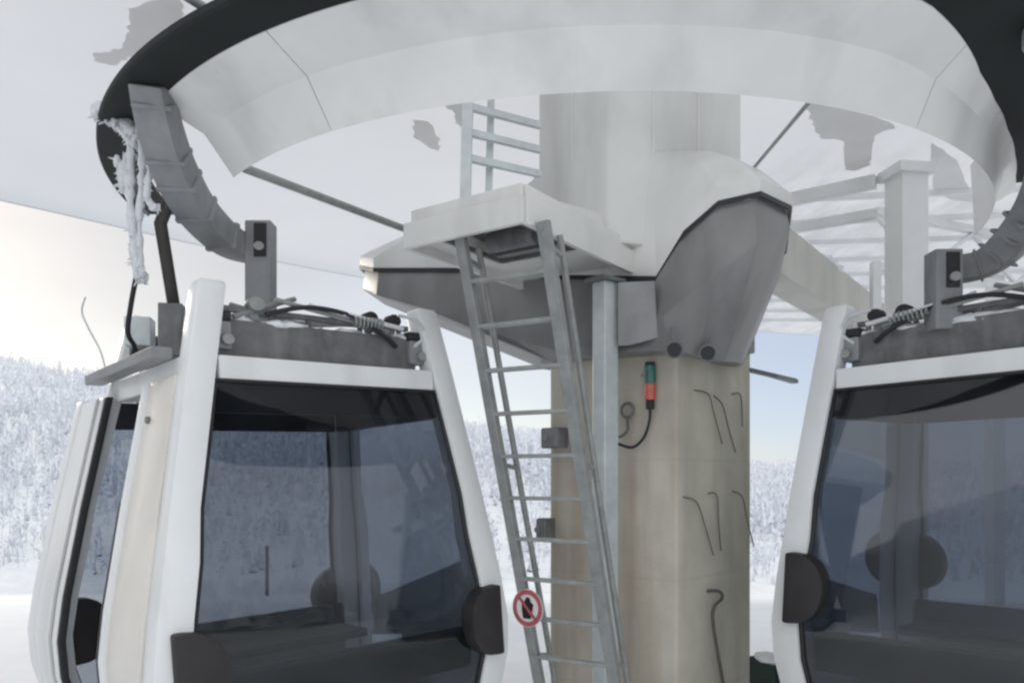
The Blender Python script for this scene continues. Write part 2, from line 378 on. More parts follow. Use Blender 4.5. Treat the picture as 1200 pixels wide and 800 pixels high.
# posts and beams that carry the canopy on the right
def roof_post(px, d, w, label, z1=ZC - 0.14):
    z1 += 0.4
    t = thing('roof_post', label, 'post', ((px - 600) / F * d, d, -0.4), R(8), 'white posts under the canopy')
    MB().box((0, 0, (E + z1) / 2), (w, w, E + z1)).build('shaft', M['post_white'], t, 0.012)
    MB().box((0, 0, E + z1 - 0.05 + 0.052), (w * 1.35, w * 1.35, 0.1)).build('cap_plate', M['post_white'], t, 0.008)
    MB().box((0, 0, 0.02), (w * 1.5, w * 1.5, 0.04)).build('base_plate', M['galv'], t, 0.004)
roof_post(1062, 8.0, 0.29, 'thick white post carrying the roof beside the right-hand cabin hanger')
roof_post(1166, 12.5, 0.20, 'slimmer white post standing far behind the curved hanger arm on the right', ZC - 0.01)
b1 = MB().bar((3.72, 8.14, E + 3.03), (1.2, 10.1, E + 3.03), 0.11, 0.13).build('roof_beam', M['post_white'], None, 0.01)
tag(b1, 'upper of two white roof beams running from thick post toward the drive housing', 'beam', 'white roof beams')
b2 = MB().bar((3.72, 8.14, E + 2.70), (1.2, 10.1, E + 2.74), 0.09, 0.10).build('roof_beam', M['post_white'], None, 0.01)
tag(b2, 'lower of two white roof beams running from thick post toward the drive housing', 'beam', 'white roof beams')
tr = thing('roof_truss', 'pale lattice truss under the canopy right of the thick white post', 'truss')
TA, TB = Vector((4.2, 9.2, E)), Vector((9.5, 11.6, E))
def tp(t, z): v = TA.lerp(TB, t); return Vector((v.x, v.y, E + z))
for z_, nm in ((3.08, 'top_chord'), (2.45, 'bottom_chord')): MB().bar(tp(0, z_), tp(1, z_), 0.09, 0.09).build(nm, M['post_white'], tr, 0.008)
for k in range(7):
    MB().bar(tp(k / 7, 2.49 if k % 2 else 3.03), tp((k + 1) / 7, 3.03 if k % 2 else 2.49), 0.045, 0.045).build('diagonal', M['post_white'], tr, 0.004)
MB().bar(tp(0.0, 2.5), tp(0.0, 0) - Vector((0, 0, E)), 0.10, 0.10).build('leg', M['post_white'], tr, 0.008)
MB().bar(tp(0.97, 2.4), tp(0.97, 0) - Vector((0, 0, E + 0.6)), 0.10, 0.10).build('leg', M['post_white'], tr, 0.008)
a, b = P(893, 262, 7.3), P(1040, 372, 11.6)
bb = thing('box_beam', 'beige box beam with snow along its top receding behind the grey housing', 'beam', a)
o = b - a; o.z = 0
MB().bar((0, 0, -0.24), (o.x, o.y, -0.24), 0.35, 0.48).build('beam_body', M['beige_beam'], bb, 0.02)
mb = MB(); 
for k in range(46):
    t = k / 45; mb.ball((o.x * t, o.y * t, 0.0), random.uniform(0.08, 0.17), 8, 6, (1.2, 1.2, 0.5), 0.2)
mb.build('snow_ridge', M['snowlump'], bb, smooth=True, ang=80)

# ------------------------------------------------------------------ concrete column
COLC = (1.2, 6.875)
col = thing('concrete_column', 'square board-marked concrete column with rust streaks carrying the drive housing', 'column', (COLC[0], COLC[1], 0), R(48))
MB().box((0, 0, 1.15), (1.24, 1.24, 3.3)).build('column_shaft', M['concrete'], col, 0.025)
# steel head between concrete and housing
MB().box((0, 0, 2.93), (1.30, 1.30, 0.30)).build('steel_head', M['belly'], col, 0.02)

# things fixed to the column
cx, sx_ = math.cos(R(48)), math.sin(R(48))
def on_col(u, face, z, off=0.0):
    """u from -0.62 to .62 across the face, face 'L' the one towards the ladder, 'R' the one towards the right cabin"""
    if face == 'L': lx, ly = -0.62 - off, u
    else: lx, ly = u, -0.62 - off
    return Vector((COLC[0] + cx * lx - sx_ * ly, COLC[1] + sx_ * lx + cx * ly, z))
def face_at(px, py, face):
    """where the sight line through (px,py) meets the column face"""
    best = None
    for k in range(-620, 621, 4):
        p = on_col(k / 1000, face, 0); e = abs((p.x / p.y) * F + 600 - px)
        if best is None or e < best[0]: best = (e, k / 1000, p.y)
    return best[1], E + (560 - py) / F * best[2]
def on_face(px, py, face, off=0.0):
    u, z = face_at(px, py, face); return on_col(u, face, z, off)

sl = thing('signal_lamp', 'small signal lamp with green over red lenses hanging on the column', 'lamp')
q = on_face(766, 425, 'L', 0.05); z0 = q.z
def cyl(z1, z2, r, name, m): MB().tube([(q.x, q.y, z1), (q.x, q.y, z2)], r, 16).build(name, m, sl, 0.004, True)
cyl(z0 - 0.025, z0 - 0.0, 0.040, 'cap', M['black'])
cyl(z0 - 0.155, z0 - 0.025, 0.044, 'green_lens', M['green'])
cyl(z0 - 0.172, z0 - 0.155, 0.040, 'ring', M['gear'])
cyl(z0 - 0.29, z0 - 0.172, 0.043, 'red_lens', M['red'])
cyl(z0 - 0.36, z0 - 0.29, 0.033, 'socket', M['black'])
MB().tube(smooth_path([(q.x, q.y, z0 - 0.36), q + Vector((-0.005, 0, -0.45)), on_face(758, 512, 'L', 0.04), on_face(745, 524, 'L', 0.04), on_face(728, 520, 'L', 0.04)]), 0.011, 8).build('cable', M['black'], sl, smooth=True)
mb = MB(); p1, p2 = on_face(752, 440, 'L', 0.0), on_face(766, 440, 'L', 0.05); mb.bar(p1, p2, 0.02)
mb.build('bracket', M['galv'], sl)

eb = thing('eye_bolt', 'ring-shaped steel eye bolt beside the signal lamp cable', 'bolt')
c0 = on_face(739, 481, 'L', 0.05); ax = dirv(138); 
MB().tube([c0 + ax * 0.055 * math.cos(t) + Vector((0, 0, 0.055 * math.sin(t))) for t in [6.2832 * k / 20 for k in range(21)]], 0.013, 8).build('eye', M['gear'], eb, smooth=True)
MB().tube(smooth_path([c0 + Vector((0, 0, -0.055)), c0 + Vector((0, 0, -0.16)), on_face(728, 512, 'L', 0.02)]), 0.012, 8).build('stem', M['gear'], eb, smooth=True)

for (px, py, face, lab) in [(790, 409, 'L', 'small round lamp under the housing at the front corner of the column'), (829, 413, 'R', 'small round lamp under the housing above the wires on the right face')]:
    t = thing('spot_lamp', lab, 'lamp', group='small lamps at the column head')
    p = P(px, py, 5.74 if face == 'L' else 5.82); d = Vector((-0.15, -0.95, -0.25)).normalized()
    MB().tube([p - d * 0.10, p - d * 0.02, p + d * 0.03], [0.045, 0.062, 0.066], 18).build('body', M['gear'], t, 0.004, True)
    MB().tube([p + d * 0.031, p + d * 0.036], 0.052, 18).build('lens', M['lens'], t, smooth=True)
    MB().bar(p - d * 0.06, p - d * 0.06 + Vector((0, 0.02, 0.16)), 0.03, 0.012).build('bracket', M['gear'], t)

for (px, py, w, h, lab) in [(650, 513, 0.20, 0.17, 'upper dark grey junction box on the column edge behind the ladder'), (640, 620, 0.11, 0.19, 'lower small junction box on the column edge near the prohibition sign')]:
    t = thing('junction_box', lab, 'box', P(px, py, 6.62), R(138), 'junction boxes behind the ladder')
    MB().box((0, 0, 0), (w, 0.12, h)).build('case', M['gear'], t, 0.012)
    MB().box((0, 0.066, 0), (w * 0.86, 0.02, h * 0.86)).build('lid', M['grey_steel'], t, 0.005)
    MB().tube([(0.03, 0.076, 0.0), (0.03, 0.09, 0.0)], 0.025, 12).build('knob', M['galv'], t, smooth=True)

wires = [([(813, 457), (826, 462), (832, 482), (840, 512), (842, 520)], 'leftmost of three rusty wires in the upper row on the right column face'),
         ([(836, 463), (843, 475), (850, 502), (858, 530)], 'middle of three rusty wires in the upper row on the right column face'),
         ([(857, 462), (864, 464), (866, 500)], 'short right-hand wire of the upper row on the right column face'),
         ([(800, 582), (812, 588), (822, 615), (832, 650)], 'leftmost of three rusty wires in the middle row on the right column face'),
         ([(829, 578), (836, 580), (838, 610), (841, 645)], 'middle of three rusty wires in the middle row on the right column face'),
         ([(858, 575), (866, 582), (872, 610), (880, 640)], 'right-hand wire of the middle row reaching the column edge')]
for pts, lab in wires:
    w = MB().tube(smooth_path([on_face(x, y, 'R', 0.0 if i == 0 else 0.03) for i, (x, y) in enumerate(pts)]), 0.0055, 6).build('wire_end', M['wire'], smooth=True)
    tag(w, lab, 'wire', 'wires sticking out of the column')
w = MB().tube(smooth_path([on_face(x, y, 'R', o_) for x, y, o_ in [(828, 692, 0), (838, 692, .04), (841, 700, .04), (834, 709, .03), (833, 725, .02), (838, 760, .02), (845, 800, .02), (852, 850, .02)]]), 0.013, 8).build('hanging_cable', M['wire'], smooth=True)
tag(w, 'thick dark cable with a hooked top running down the right column face', 'cable')

# galvanised post in front of the column
gp = thing('steel_post', 'pale galvanised square steel post rising beside the column behind the ladder', 'post', (0.703, 6.0, -0.4), R(40))
MB().box((0, 0, (E + 1.87) / 2), (0.15, 0.13, E + 1.87)).build('shaft', M['galv_light'], gp, 0.012)
MB().box((0, 0, E + 1.885), (0.24, 0.2, 0.03)).build('top_plate', M['gear'], gp, 0.004)
MB().box((0, 0, 0.015), (0.3, 0.3, 0.03)).build('base_plate', M['galv'], gp, 0.004)

# ------------------------------------------------------------------ drive housing
HX = Vector((0.91, -0.413, 0))       # long axis of the housing
hs = thing('drive_housing', 'bulky white drive housing with dark grey tapered underside on top of the column', 'machine housing')
rim = [P(424, 311, 7.75), P(440, 314, 7.3), P(545, 314, 6.9), P(640, 322, 6.6), P(768, 324, 6.1), P(800, 271, 5.85), P(840, 236, 5.65), P(889, 225, 5.55), P(925, 242, 5.95),
       Vector((2.36, 6.9, E + 1.98)), Vector((2.3, 7.9, E + 2.0)), Vector((1.5, 8.6, E + 2.0)), Vector((0.2, 8.8, E + 2.0)), Vector((-0.9, 8.6, E + 2.02)), Vector((-1.36, 8.3, E + 2.04))]
lip = [v + Vector((0, 0, -0.04)) for v in rim]
low = [P(425, 339, 7.75), P(441, 346, 7.32), P(500, 362, 7.0), P(600, 398, 6.8), P(735, 400, 6.1), P(775, 372, 5.9), P(835, 322, 5.7), P(888, 285, 5.62), P(926, 268, 5.97),
       Vector((2.32, 6.9, E + 1.75)), Vector((2.3, 7.8, E + 1.75)), Vector((1.5, 8.4, E + 1.75)), Vector((0.2, 8.6, E + 1.75)), Vector((-0.9, 8.5, E + 1.78)), Vector((-1.33, 8.25, E + 1.80))]
bot = [P(600, 402, 6.95), P(630, 415, 6.85), P(645, 424, 6.75), P(690, 420, 6.35), P(740, 412, 6.0), P(790, 410, 5.85), P(820, 418, 5.9), P(850, 424, 6.05), P(866, 424, 6.25),
       Vector((2.02, 6.95, E + 0.98)), Vector((2.0, 7.4, E + 0.98)), Vector((1.5, 7.7, E + 0.98)), Vector((1.0, 7.7, E + 0.98)), Vector((0.6, 7.4, E + 0.98)), Vector((0.3, 7.2, E + 0.98))]
def inset(ring, c, k, dz=0): return [Vector((c[0] + (v.x - c[0]) * k, c[1] + (v.y - c[1]) * k, v.z + dz)) for v in ring]
cc = (0.75, 7.1)
MB().loft([inset(rim, cc, 0.985, -0.02), low, bot]).build('belly', M['belly'], hs, 0.015, True, 48)
hp = [(724, 331), (767, 329), (771, 396), (736, 405), (724, 405)]
MB().loft([[P(x, y, 5.93) for x, y in hp], [P(x, y, 6.02) for x, y in hp]]).build('head_plate', M['head'], hs, 0.008)
MB().loft([inset(rim, cc, 1.0, -0.035), inset(rim, cc, 1.012, -0.035), inset(rim, cc, 1.012, 0.0), inset(rim, cc, 1.0, 0.0)], caps=False).build('drip_edge', M['header'], hs)
sh = [P(632, 290, 6.55), P(712, 290, 6.05), P(868, 290, 6.45), P(852, 290, 7.7), P(640, 290, 7.9)]
CS = Vector((1.12, 6.85, 0))
def on_casing(v):                    # where the line from the casing axis through v leaves the casing
    d = Vector((v.x - CS.x, v.y - CS.y, 0)).normalized(); best = None
    for a_, b_ in zip(sh, sh[1:] + sh[:1]):
        ex, ey = b_.x - a_.x, b_.y - a_.y; den = d.x * ey - d.y * ex
        if abs(den) < 1e-9: continue
        t = ((a_.x - CS.x) * ey - (a_.y - CS.y) * ex) / den; u_ = ((a_.x - CS.x) * d.y - (a_.y - CS.y) * d.x) / den
        if t > 0 and -1e-6 <= u_ <= 1 + 1e-6 and (best is None or t < best): best = t
    return CS + d * (best or 0.5)
def skirt(w, zt):
    o_ = []
    for v in rim:
        q_ = on_casing(v); w2 = w
        zz = (v.z + 0.10) + (E + zt - v.z - 0.10) * (1 - max(0, 1 - w) ** 1.7)
        o_.append(Vector((v.x + (q_.x - v.x) * w2, v.y + (q_.y - v.y) * w2, zz)))
    return o_
MB().loft([inset(rim, cc, 1.008, 0.002), inset(rim, cc, 1.010, 0.09), skirt(0.10, 2.55), skirt(0.35, 2.55), skirt(0.62, 2.55), skirt(0.85, 2.55), skirt(1.01, 2.56)]).build('cover', M['housing'], hs, 0.01, True, 50)
fl = [[Vector((v.x, v.y, E + z)) for v in sh] for z in (1.80, 2.1, 2.5, ZC - 0.01)]
MB().loft(fl).build('shaft_casing', M['housing'], hs, 0.02)
mb = MB()
for a_, b_ in ((0, 1), (1, 2)):
    for t in ((0.5,) if a_ == 0 else (0.33, 0.67)):
        mb = MB()
        p = fl[2][a_].lerp(fl[2][b_], t); o = Vector((0, -0.004, 0))
        mb.bar(p + o, Vector((p.x, p.y - 0.004, E + ZC - 0.02)), 0.010, 0.010)
        mb.build('casing_seam', M['shroud'], hs)

# ------------------------------------------------------------------ service platform
K = Vector((0.064, 5.0, 0)); pa = Vector((.574, .819, 0)); pb = Vector((-.819, .574, 0))
def S(s, t, z): return K + pa * s + pb * t + Vector((0, 0, E + z))
sp = thing('service_platform', 'boxy white service platform with an open hatch projecting from the drive housing', 'platform')
W, LN = 0.95, 1.92
def slab(z0, z1, i=0.0):
    return [S(-i * -1, i, z0), S(LN, i, z0), S(LN, W - i, z0), S(i, W - i, z0)], [S(i, i, z1), S(LN, i, z1), S(LN, W - i, z1), S(i, W - i, z1)]
hsx = (0.07, 0.78); hty = (0.07, 0.72)          # hatch
mb = MB()
for (s0, s1, t0, t1) in [(0, hsx[0], 0, W), (hsx[1], LN, 0, W), (hsx[0], hsx[1], 0, hty[0]), (hsx[0], hsx[1], hty[1], W)]:
    lo = [S(s0, t0, 1.66), S(s1, t0, 1.66), S(s1, t1, 1.66), S(s0, t1, 1.66)]; hi = [S(s0, t0, 1.74), S(s1, t0, 1.74), S(s1, t1, 1.74), S(s0, t1, 1.74)]
    mb.loft([lo, hi])
mb.build('deck', M['housing'], sp)
def plate(a, b, z0, z1, th, name, m, bev=0.006):
    d = (b - a); mid = (a + b) / 2; ang = math.atan2(d.y, d.x)
    MB().box((mid.x, mid.y, E + (z0 + z1) / 2), (d.length, th, z1 - z0), ang).build(name, m, sp, bev)
flatv = lambda s, t: K + pa * s + pb * t
plate(flatv(-0.02, -0.022), flatv(-0.02, W + 0.022), 1.59, 1.765, 0.04, 'fascia', M['housing'])
plate(flatv(0.002, -0.02), flatv(LN, -0.02), 1.59, 1.765, 0.04, 'fascia', M['housing'])
plate(flatv(0.002, W + 0.02), flatv(LN, W + 0.02), 1.59, 1.765, 0.04, 'fascia', M['housing'])
plate(flatv(0.02, 0.01), flatv(0.02, W - 0.01), 1.768, 1.86, 0.03, 'toe_board', M['housing'])
plate(flatv(0.04, 0.012), flatv(LN, 0.012), 1.768, 1.86, 0.03, 'toe_board', M['housing'])
plate(flatv(0.04, W - 0.012), flatv(LN, W - 0.012), 1.768, 1.86, 0.03, 'toe_board', M['housing'])
# raised casing: hides the hatch from above, dark inside
mb = MB()
lo = [S(0.06, 0.04, 1.77), S(LN, 0.04, 1.77), S(LN, W - 0.04, 1.77), S(0.06, W - 0.04, 1.77)]
hi = [S(0.75, 0.20, 1.99), S(LN, 0.16, 2.14), S(LN, W - 0.16, 2.14), S(0.75, W - 0.20, 1.99)]
mb.loft([[v for v in lo], hi], caps=False); mb.add(hi, [(0, 1, 2, 3)])
mb.build('sloped_cover', M['housing'], sp)
mb = MB()
for (s0, t0, s1, t1) in [(hsx[0], hty[0], hsx[1], hty[0]), (hsx[0], hty[1], hsx[1], hty[1]), (hsx[0], hty[0], hsx[0], hty[1]), (hsx[1], hty[0], hsx[1], hty[1])]:
    mb.bar(S(s0, t0, 1.645), S(s1, t1, 1.645), 0.03, 0.03)
mb.build('hatch_frame', M['gear'], sp)
MB().tube([S(0.50, 0.22, 1.70), S(0.50, 0.62, 1.70)], 0.075, 16).build('hatch_motor', M['gear'], sp, 0.01, True)
MB().bar(S(0.66, 0.12, 1.71), S(0.66, 0.70, 1.71), 0.07, 0.10).build('hatch_beam', M['header'], sp, 0.01)
# upper access rails on the platform
def rail(px, d, z1, w): 
    x = (px - 600) / F * d; return MB().bar((x, d, E + 1.86), (x + 0.03, d + 0.02, E + z1), w)
ur = thing('upper_ladder', 'upper grey ladder standing on the platform and rising behind the ring', 'ladder')
rail(545, 5.55, 3.1, 0.075).build('rail', M['galv_light'], ur, 0.006)
rail(572, 5.75, 3.1, 0.05).build('rail', M['galv_light'], ur, 0.005)
for z in (2.24, 2.42, 2.60):
    MB().bar(((546 - 600) / F * 5.55, 5.57, E + z), ((633 - 600) / F * 5.9, 5.9, E + z + 0.01), 0.04, 0.05).build('rung', M['galv_light'], ur, 0.005)

# ------------------------------------------------------------------ access ladder
ld = thing('access_ladder', 'tall leaning galvanised ladder with handrails climbing to the platform hatch', 'ladder')
LT, RT = Vector((-0.345, 5.33, E + 1.62)), Vector((0.195, 5.02, E + 1.62))
LB, RB = Vector((0.305, 6.003, -0.4)), Vector((0.834, 5.692, -0.4))
def onrail(a, b, z): t = (z - b.z) / (a.z - b.z); return b.lerp(a, t)
def stringer(a, b, w, h, nm='stringer'):
    return MB().bar(b, a, w, h, up=tuple(pb)).build(nm, M['galv'], ld, 0.006)
stringer(LT, LB, 0.055, 0.075); stringer(RT, RB, 0.055, 0.085)
off = pa * 0.20
LT2, RT2 = LT + off + Vector((0, 0, -0.04)), RT + off + Vector((0, 0, -0.04))
LB2, RB2 = LB + pa * 0.13 + Vector((0, 0, 0.25)), RB + pa * 0.10 + Vector((0, 0, 0.25))
MB().tube([LT2, LB2], 0.022, 12).build('handrail', M['galv'], ld, smooth=True)
MB().tube([RT2, RB2], 0.022, 12).build('handrail', M['galv'], ld, smooth=True)
z = E + 1.32; 
while z > 0.15:
    l, r_ = onrail(LT, LB, z), onrail(RT, RB, z)
    MB().bar(l, r_, 0.055, 0.028).build('rung', M['galv'], ld, 0.005)
    z -= 0.292
for zz in (1.48, 0.1, -1.3):
    for A_, B_, A2, B2 in ((LT, LB, LT2, LB2), (RT, RB, RT2, RB2)):
        MB().bar(onrail(A_, B_, E + zz), onrail(A2, B2, E + zz - 0.03), 0.03, 0.03).build('handrail_strut', M['galv'], ld, 0.004)

# round prohibition sign on the ladder
sg = thing('prohibition_sign', 'round red and white prohibition sign with a dark figure fixed to the ladder', 'sign')
c = onrail(LT, LB, E - 0.93); nrm = Vector((-0.30, -0.954, 0)); u = Vector((0.954, -0.30, 0)); up = Vector((0, 0, 1))
nrm = Vector((-.62, -.784, 0)); u = Vector((.784, -.62, 0)); c = c + nrm * 0.055 + u * 0.06
def disc(r, o_, name, m, pts=None):
    if pts is None: pts = [(r * math.cos(6.2832 * k / 32), r * math.sin(6.2832 * k / 32)) for k in range(32)]
    MB().loft([[c + u * x + up * y + nrm * o_ for x, y in pts], [c + u * x + up * y + nrm * (o_ + 0.004) for x, y in pts]]).build(name, m, sg)
disc(0.137, 0.0, 'backing', M['signwhite']); 
ro, ri = 0.132, 0.098
mb = MB(); ns = 32
vo = [c + u * ro * math.cos(6.2832 * k / ns) + up * ro * math.sin(6.2832 * k / ns) + nrm * 0.007 for k in range(ns)]; vi = [c + u * ri * math.cos(6.2832 * k / ns) + up * ri * math.sin(6.2832 * k / ns) + nrm * 0.007 for k in range(ns)]
mb.add(vo + vi, [(k, (k + 1) % ns, ns + (k + 1) % ns, ns + k) for k in range(ns)]); mb.build('red_ring', M['signred'], sg)
disc(0, 0.006, 'figure', M['signblack'], [(-0.035, -0.075), (0.03, -0.075), (0.045, -0.02), (0.055, 0.03), (0.03, 0.045), (0.022, 0.075), (-0.005, 0.08), (-0.022, 0.05), (-0.05, 0.03), (-0.045, -0.03)])
mb = MB(); d45 = (u * 0.707 + up * -0.707)
mb.bar(c - d45 * 0.098 + nrm * 0.0115, c + d45 * 0.098 + nrm * 0.0115, 0.022, 0.002, up=tuple(nrm)); mb.build('red_bar', M['signred'], sg)

# ------------------------------------------------------------------ bullwheel ring
RC = Vector((0.62, 6.9, 0))
ring = thing('wheel_ring', 'huge white panelled ring with a dark underside rim circling overhead', 'wheel ring')
def arc_strip(profile, a0, a1, n, name, m, smooth=True, closed=False, bev=0, grow=None, caps=True):
    rings = []
    for i in range(n + 1):
        a = R(a0 + (a1 - a0) * i / n)
        rings.append([Vector((RC.x + r * math.cos(a), RC.y + r * math.sin(a), E + z)) for r, z in (profile if grow is None else grow(math.degrees(a), profile))])
    return MB().loft(rings, caps=caps, close=True).build(name, m, ring, bev, smooth, 22)
def ease(t): t = min(1, max(0, t)); return t * t * (3 - 2 * t)
def r_out(adeg):                     # the shroud narrows where it turns away on the right
    return float(np.interp(adeg % 360, [0, 180, 283, 292, 300, 307, 314, 323, 332, 340, 347], [3.5, 3.5, 3.5, 3.47, 3.33, 3.21, 3.15, 3.13, 3.17, 3.24, 3.34]))
def pgrow(adeg, prof_):
    ro_ = r_out(adeg)
    return [(r + ro_ - 3.5 if r > 3.4 else 3.05 + (r - 3.05) * (ro_ - 3.05) / 0.45 if r > 3.10 else r, z) for r, z in prof_]
prof = [(3.05, 1.87), (3.23, 2.09), (3.50, 2.195), (3.50, 2.42), (3.02, 2.42)]
seams = [219.5, 238.5, 300.5, 326.5, 346]
for a0, a1 in zip(seams, seams[1:]):
    arc_strip(prof, a0 + (0.06 if a0 > 220 else 0), a1 - 0.06, max(6, int((a1 - a0) / 1.5)), 'shroud_panel', M['shroud'], grow=pgrow)
arc_strip([(3.08, 1.97), (3.20, 2.17), (3.42, 2.25), (3.42, 2.38), (3.05, 2.38)], 220.2, 303, 80, 'inner_frame', M['gear'], grow=pgrow)
def grow(adeg, prof_):
    adeg = adeg % 360
    k = ease((adeg - 270) / 30); k2 = (3.5 - r_out(adeg)) / 0.31
    return [((r + 1.2 * k) if r > 3.6 else (r - 0.31 * k2), z) for r, z in prof_]
rimp = [(3.46, 2.20), (3.735, 2.20), (3.745, 2.215), (3.745, 2.25), (3.46, 2.25)]
arc_strip(rimp, 184, 343, 110, 'dark_rim', M['dark_rim'], grow=grow)
for k in range(5):
    a = R(303 + 4.2 * k); r = 3.62 + 0.03 * k
    p = Vector((RC.x + r * math.cos(a), RC.y + r * math.sin(a), E + 2.10))
    ro_ = MB().tube([p, p + Vector((0, 0, 0.095))], 0.10, 20).build('guide_roller', M['grey_steel'], ring, 0.012, True)
    MB().tube([p + Vector((0, 0, -0.02)), p], 0.04, 12).build('axle_nut', M['galv'], ro_, 0.006, True)
    q2 = p + Vector((math.cos(a), math.sin(a), 0)) * 0.35
    MB().bar(p + Vector((0, 0, 0.05)), q2 + Vector((0, 0, 0.05)), 0.07, 0.05).build('roller_arm', M['belly'], ring, 0.01)
# spokes
def spoke(a, b, r): MB().tube([a, b], r, 10).build('spoke', M['galv'], ring, smooth=True)
spoke(P(286, 197, 5.25), P(500, 278, 7.4), 0.03)
spoke(P(948, 120, 4.55), P(884, 196, 6.3), 0.013)
hr = MB().tube([P(130, -60, 3.6), P(250, 16, 4.05)], 0.024, 10).build('haul_rope', M['grey_steel'], smooth=True)
tag(hr, 'grey steel haul rope running up from the dark rim at the top left', 'rope')

# ------------------------------------------------------------------ gondola cabins
def hz(z):                           # half width of the cabin at height z under its roof line
    return float(np.interp(z, [-2.6, -2.35, -2.05, -1.8, -1.5, -0.9, 0, 0.47], [0.93, 1.03, 1.09, 1.10, 1.065, 0.965, 0.80, 0.71]))
def hx(z, s_):                       # the side facing the column flares less
    return hz(z) if s_ < 0 else 0.80 + (hz(z) - 0.80) * 0.55
ZS = [-2.45, -2.35, -2.05, -1.9, -1.8, -1.65, -1.5, -1.2, -0.9, -0.5, -0.15]
def cabin(label, loc, ang, tilt, hang, arm_pts, door_open, bz, gm='glass'):
    t = thing('gondola_cabin', label, 'gondola cabin', loc, ang, 'gondola cabins at the turnaround')
    rot = Matrix.Rotation(-tilt, 4, 'Y') @ Matrix.Rotation(ang, 4, 'Z')
    t.rotation_euler = rot.to_euler(); t.scale = (1.2, 1, 1)
    inv = (Matrix.Translation(Vector(loc)) @ rot @ Matrix.Diagonal((1.2, 1, 1, 1))).inverted()
    tx = lambda p: inv @ Vector(p)
    PW = 0.17
    for i, (ax_, ay) in enumerate(((-1, -1), (1, -1), (1, 1), (-1, 1))):
        rings = []; slim = 0.4 if i == 3 else 0.85
        for z in [-2.55, -2.35, -2.05, -1.9, -1.8, -1.65, -1.5, -1.2, -0.9, -0.5, 0.0, 0.44, 0.47]:
            h = hz(z); w = PW * (0.92 if z > 0.46 else 1) * (1.15 if z < -1 else 1); o_ = 0.01 if z > 0.46 else 0
            hh = hx(z, ax_); xs_ = (ax_ * (hh - o_), ax_ * (hh - w * slim)); ys_ = (ay * (h - o_), ay * (h - w))
            rings.append([Vector((xs_[0], ys_[0], z)), Vector((xs_[1], ys_[0], z)), Vector((xs_[1], ys_[1], z)), Vector((xs_[0], ys_[1], z))])
        MB().loft(rings).build('corner_pillar', M['cabin_white'], t, 0.018, True, 50)
    # roof beams, roof, floor
    q = 0.795
    for (c_, s_) in (((0, q - 0.05, -0.075), (2 * q - 0.28, 0.10, 0.15)), ((0, -q + 0.05, -0.075), (2 * q - 0.28, 0.10, 0.15)), ((q - 0.05, 0, -0.075), (0.10, 2 * q - 0.28, 0.15)), ((-q + 0.05, 0, -0.075), (0.10, 2 * q - 0.28, 0.15))):
        MB().box(c_, s_).build('roof_beam', M['cabin_white'], t, 0.012)
    MB().box((0, 0, -0.05), (1.40, 1.40, 0.06)).build('roof_panel', M['cabin_white'], t, 0.01)
    MB().box((0, 0, -0.10), (1.38, 1.38, 0.02)).build('ceiling', M['interior'], t)
    rings = [[Vector((x * hx(zz, x) * k_, y * hz(zz) * k_, z)) for x, y in ((-1, -1), (1, -1), (1, 1), (-1, 1))] for z, zz, k_ in ((-2.68, -2.6, 0.88), (-2.60, -2.6, 0.97), (-2.555, -2.55, 0.985))]
    MB().loft(rings).build('floor_pan', M['cabin_white'], t, 0.02)
    # glazing: ends (+-y) and inner side (+x)
    def edge_pts(fc, z, gap, inset_):
        """left and right edge of the glazed field on a face, at height z"""
        w = PW * (1.15 if z < -1 else 1); r_ = []
        for s_ in (-1, 1):
            if fc[1] == 'y':
                k_ = 0.4 if (fc == '+y' and s_ < 0) else 0.85
                x = s_ * (hx(z, s_) - w * k_ - gap); y = (hz(z) - inset_) * (1 if fc == '+y' else -1); r_.append(Vector((x, y, z)))
            else:
                r_.append(Vector((hx(z, 1) - inset_, s_ * (hz(z) - w - gap), z)))
        return r_
    for fc in ('+y', '-y', '+x'):
        vs = [p for z in ZS for p in edge_pts(fc, z, 0.002, 0.045)]
        w = MB().add(vs, [(2 * k, 2 * k + 1, 2 * k + 3, 2 * k + 2) for k in range(len(ZS) - 1)]).build('window', M[gm], t, smooth=True)
        g_ = [edge_pts(fc, z, 0.012, 0.035) for z in ZS]
        loop = [p[0] for p in g_] + [p[1] for p in reversed(g_)] + [g_[0][0]]
        MB().tube(loop, 0.013, 6).build('gasket', M['black'], w)
        hd = []
        for z in (-0.34, -0.155):
            a_ = edge_pts(fc, z, 0.0, 0.10); b_ = edge_pts(fc, z, 0.0, 0.15); hd.append([a_[0], a_[1], b_[1], b_[0]])
        MB().loft(hd).build('header', M['header'], t, 0.008)
    # benches at both ends
    for s_ in (-1, 1):
        b_ = MB().box((0, s_ * 0.62, -2.05), (1.5, 0.42, 0.08)).build('bench', M['seat'], t, 0.025)
        MB().box((0, s_ * 0.90, -2.00), (1.56, 0.07, 0.30), mtx=Matrix.Rotation(s_ * -0.12, 4, 'X')).build('backrest', M['seat'], b_, 0.025)
        MB().box((0, s_ * 0.62, -2.30), (1.3, 0.05, 0.42)).build('bench_support', M['interior'], b_)
    # door side (-x): fixed leaf, sliding leaf
    def side_strip(y0, y1, off_, th, nm, m, parent=None, z0=-2.5, z1=-0.12, bev=0.008):
        rings = []
        for z in [z0] + [k for k in (-2.35, -2.05, -1.9, -1.8, -1.65, -1.5, -1.2, -0.9, -0.5) if z0 < k < z1] + [z1]:
            x = -(hz(z) + off_); f_ = 1 + (hz(z) / 0.80 - 1) * (1.0 if y0 < 0 else 0.55); rings.append([Vector((x, y0 * f_, z)), Vector((x, y1 * f_, z)), Vector((x + th, y1 * f_, z)), Vector((x + th, y0 * f_, z))])
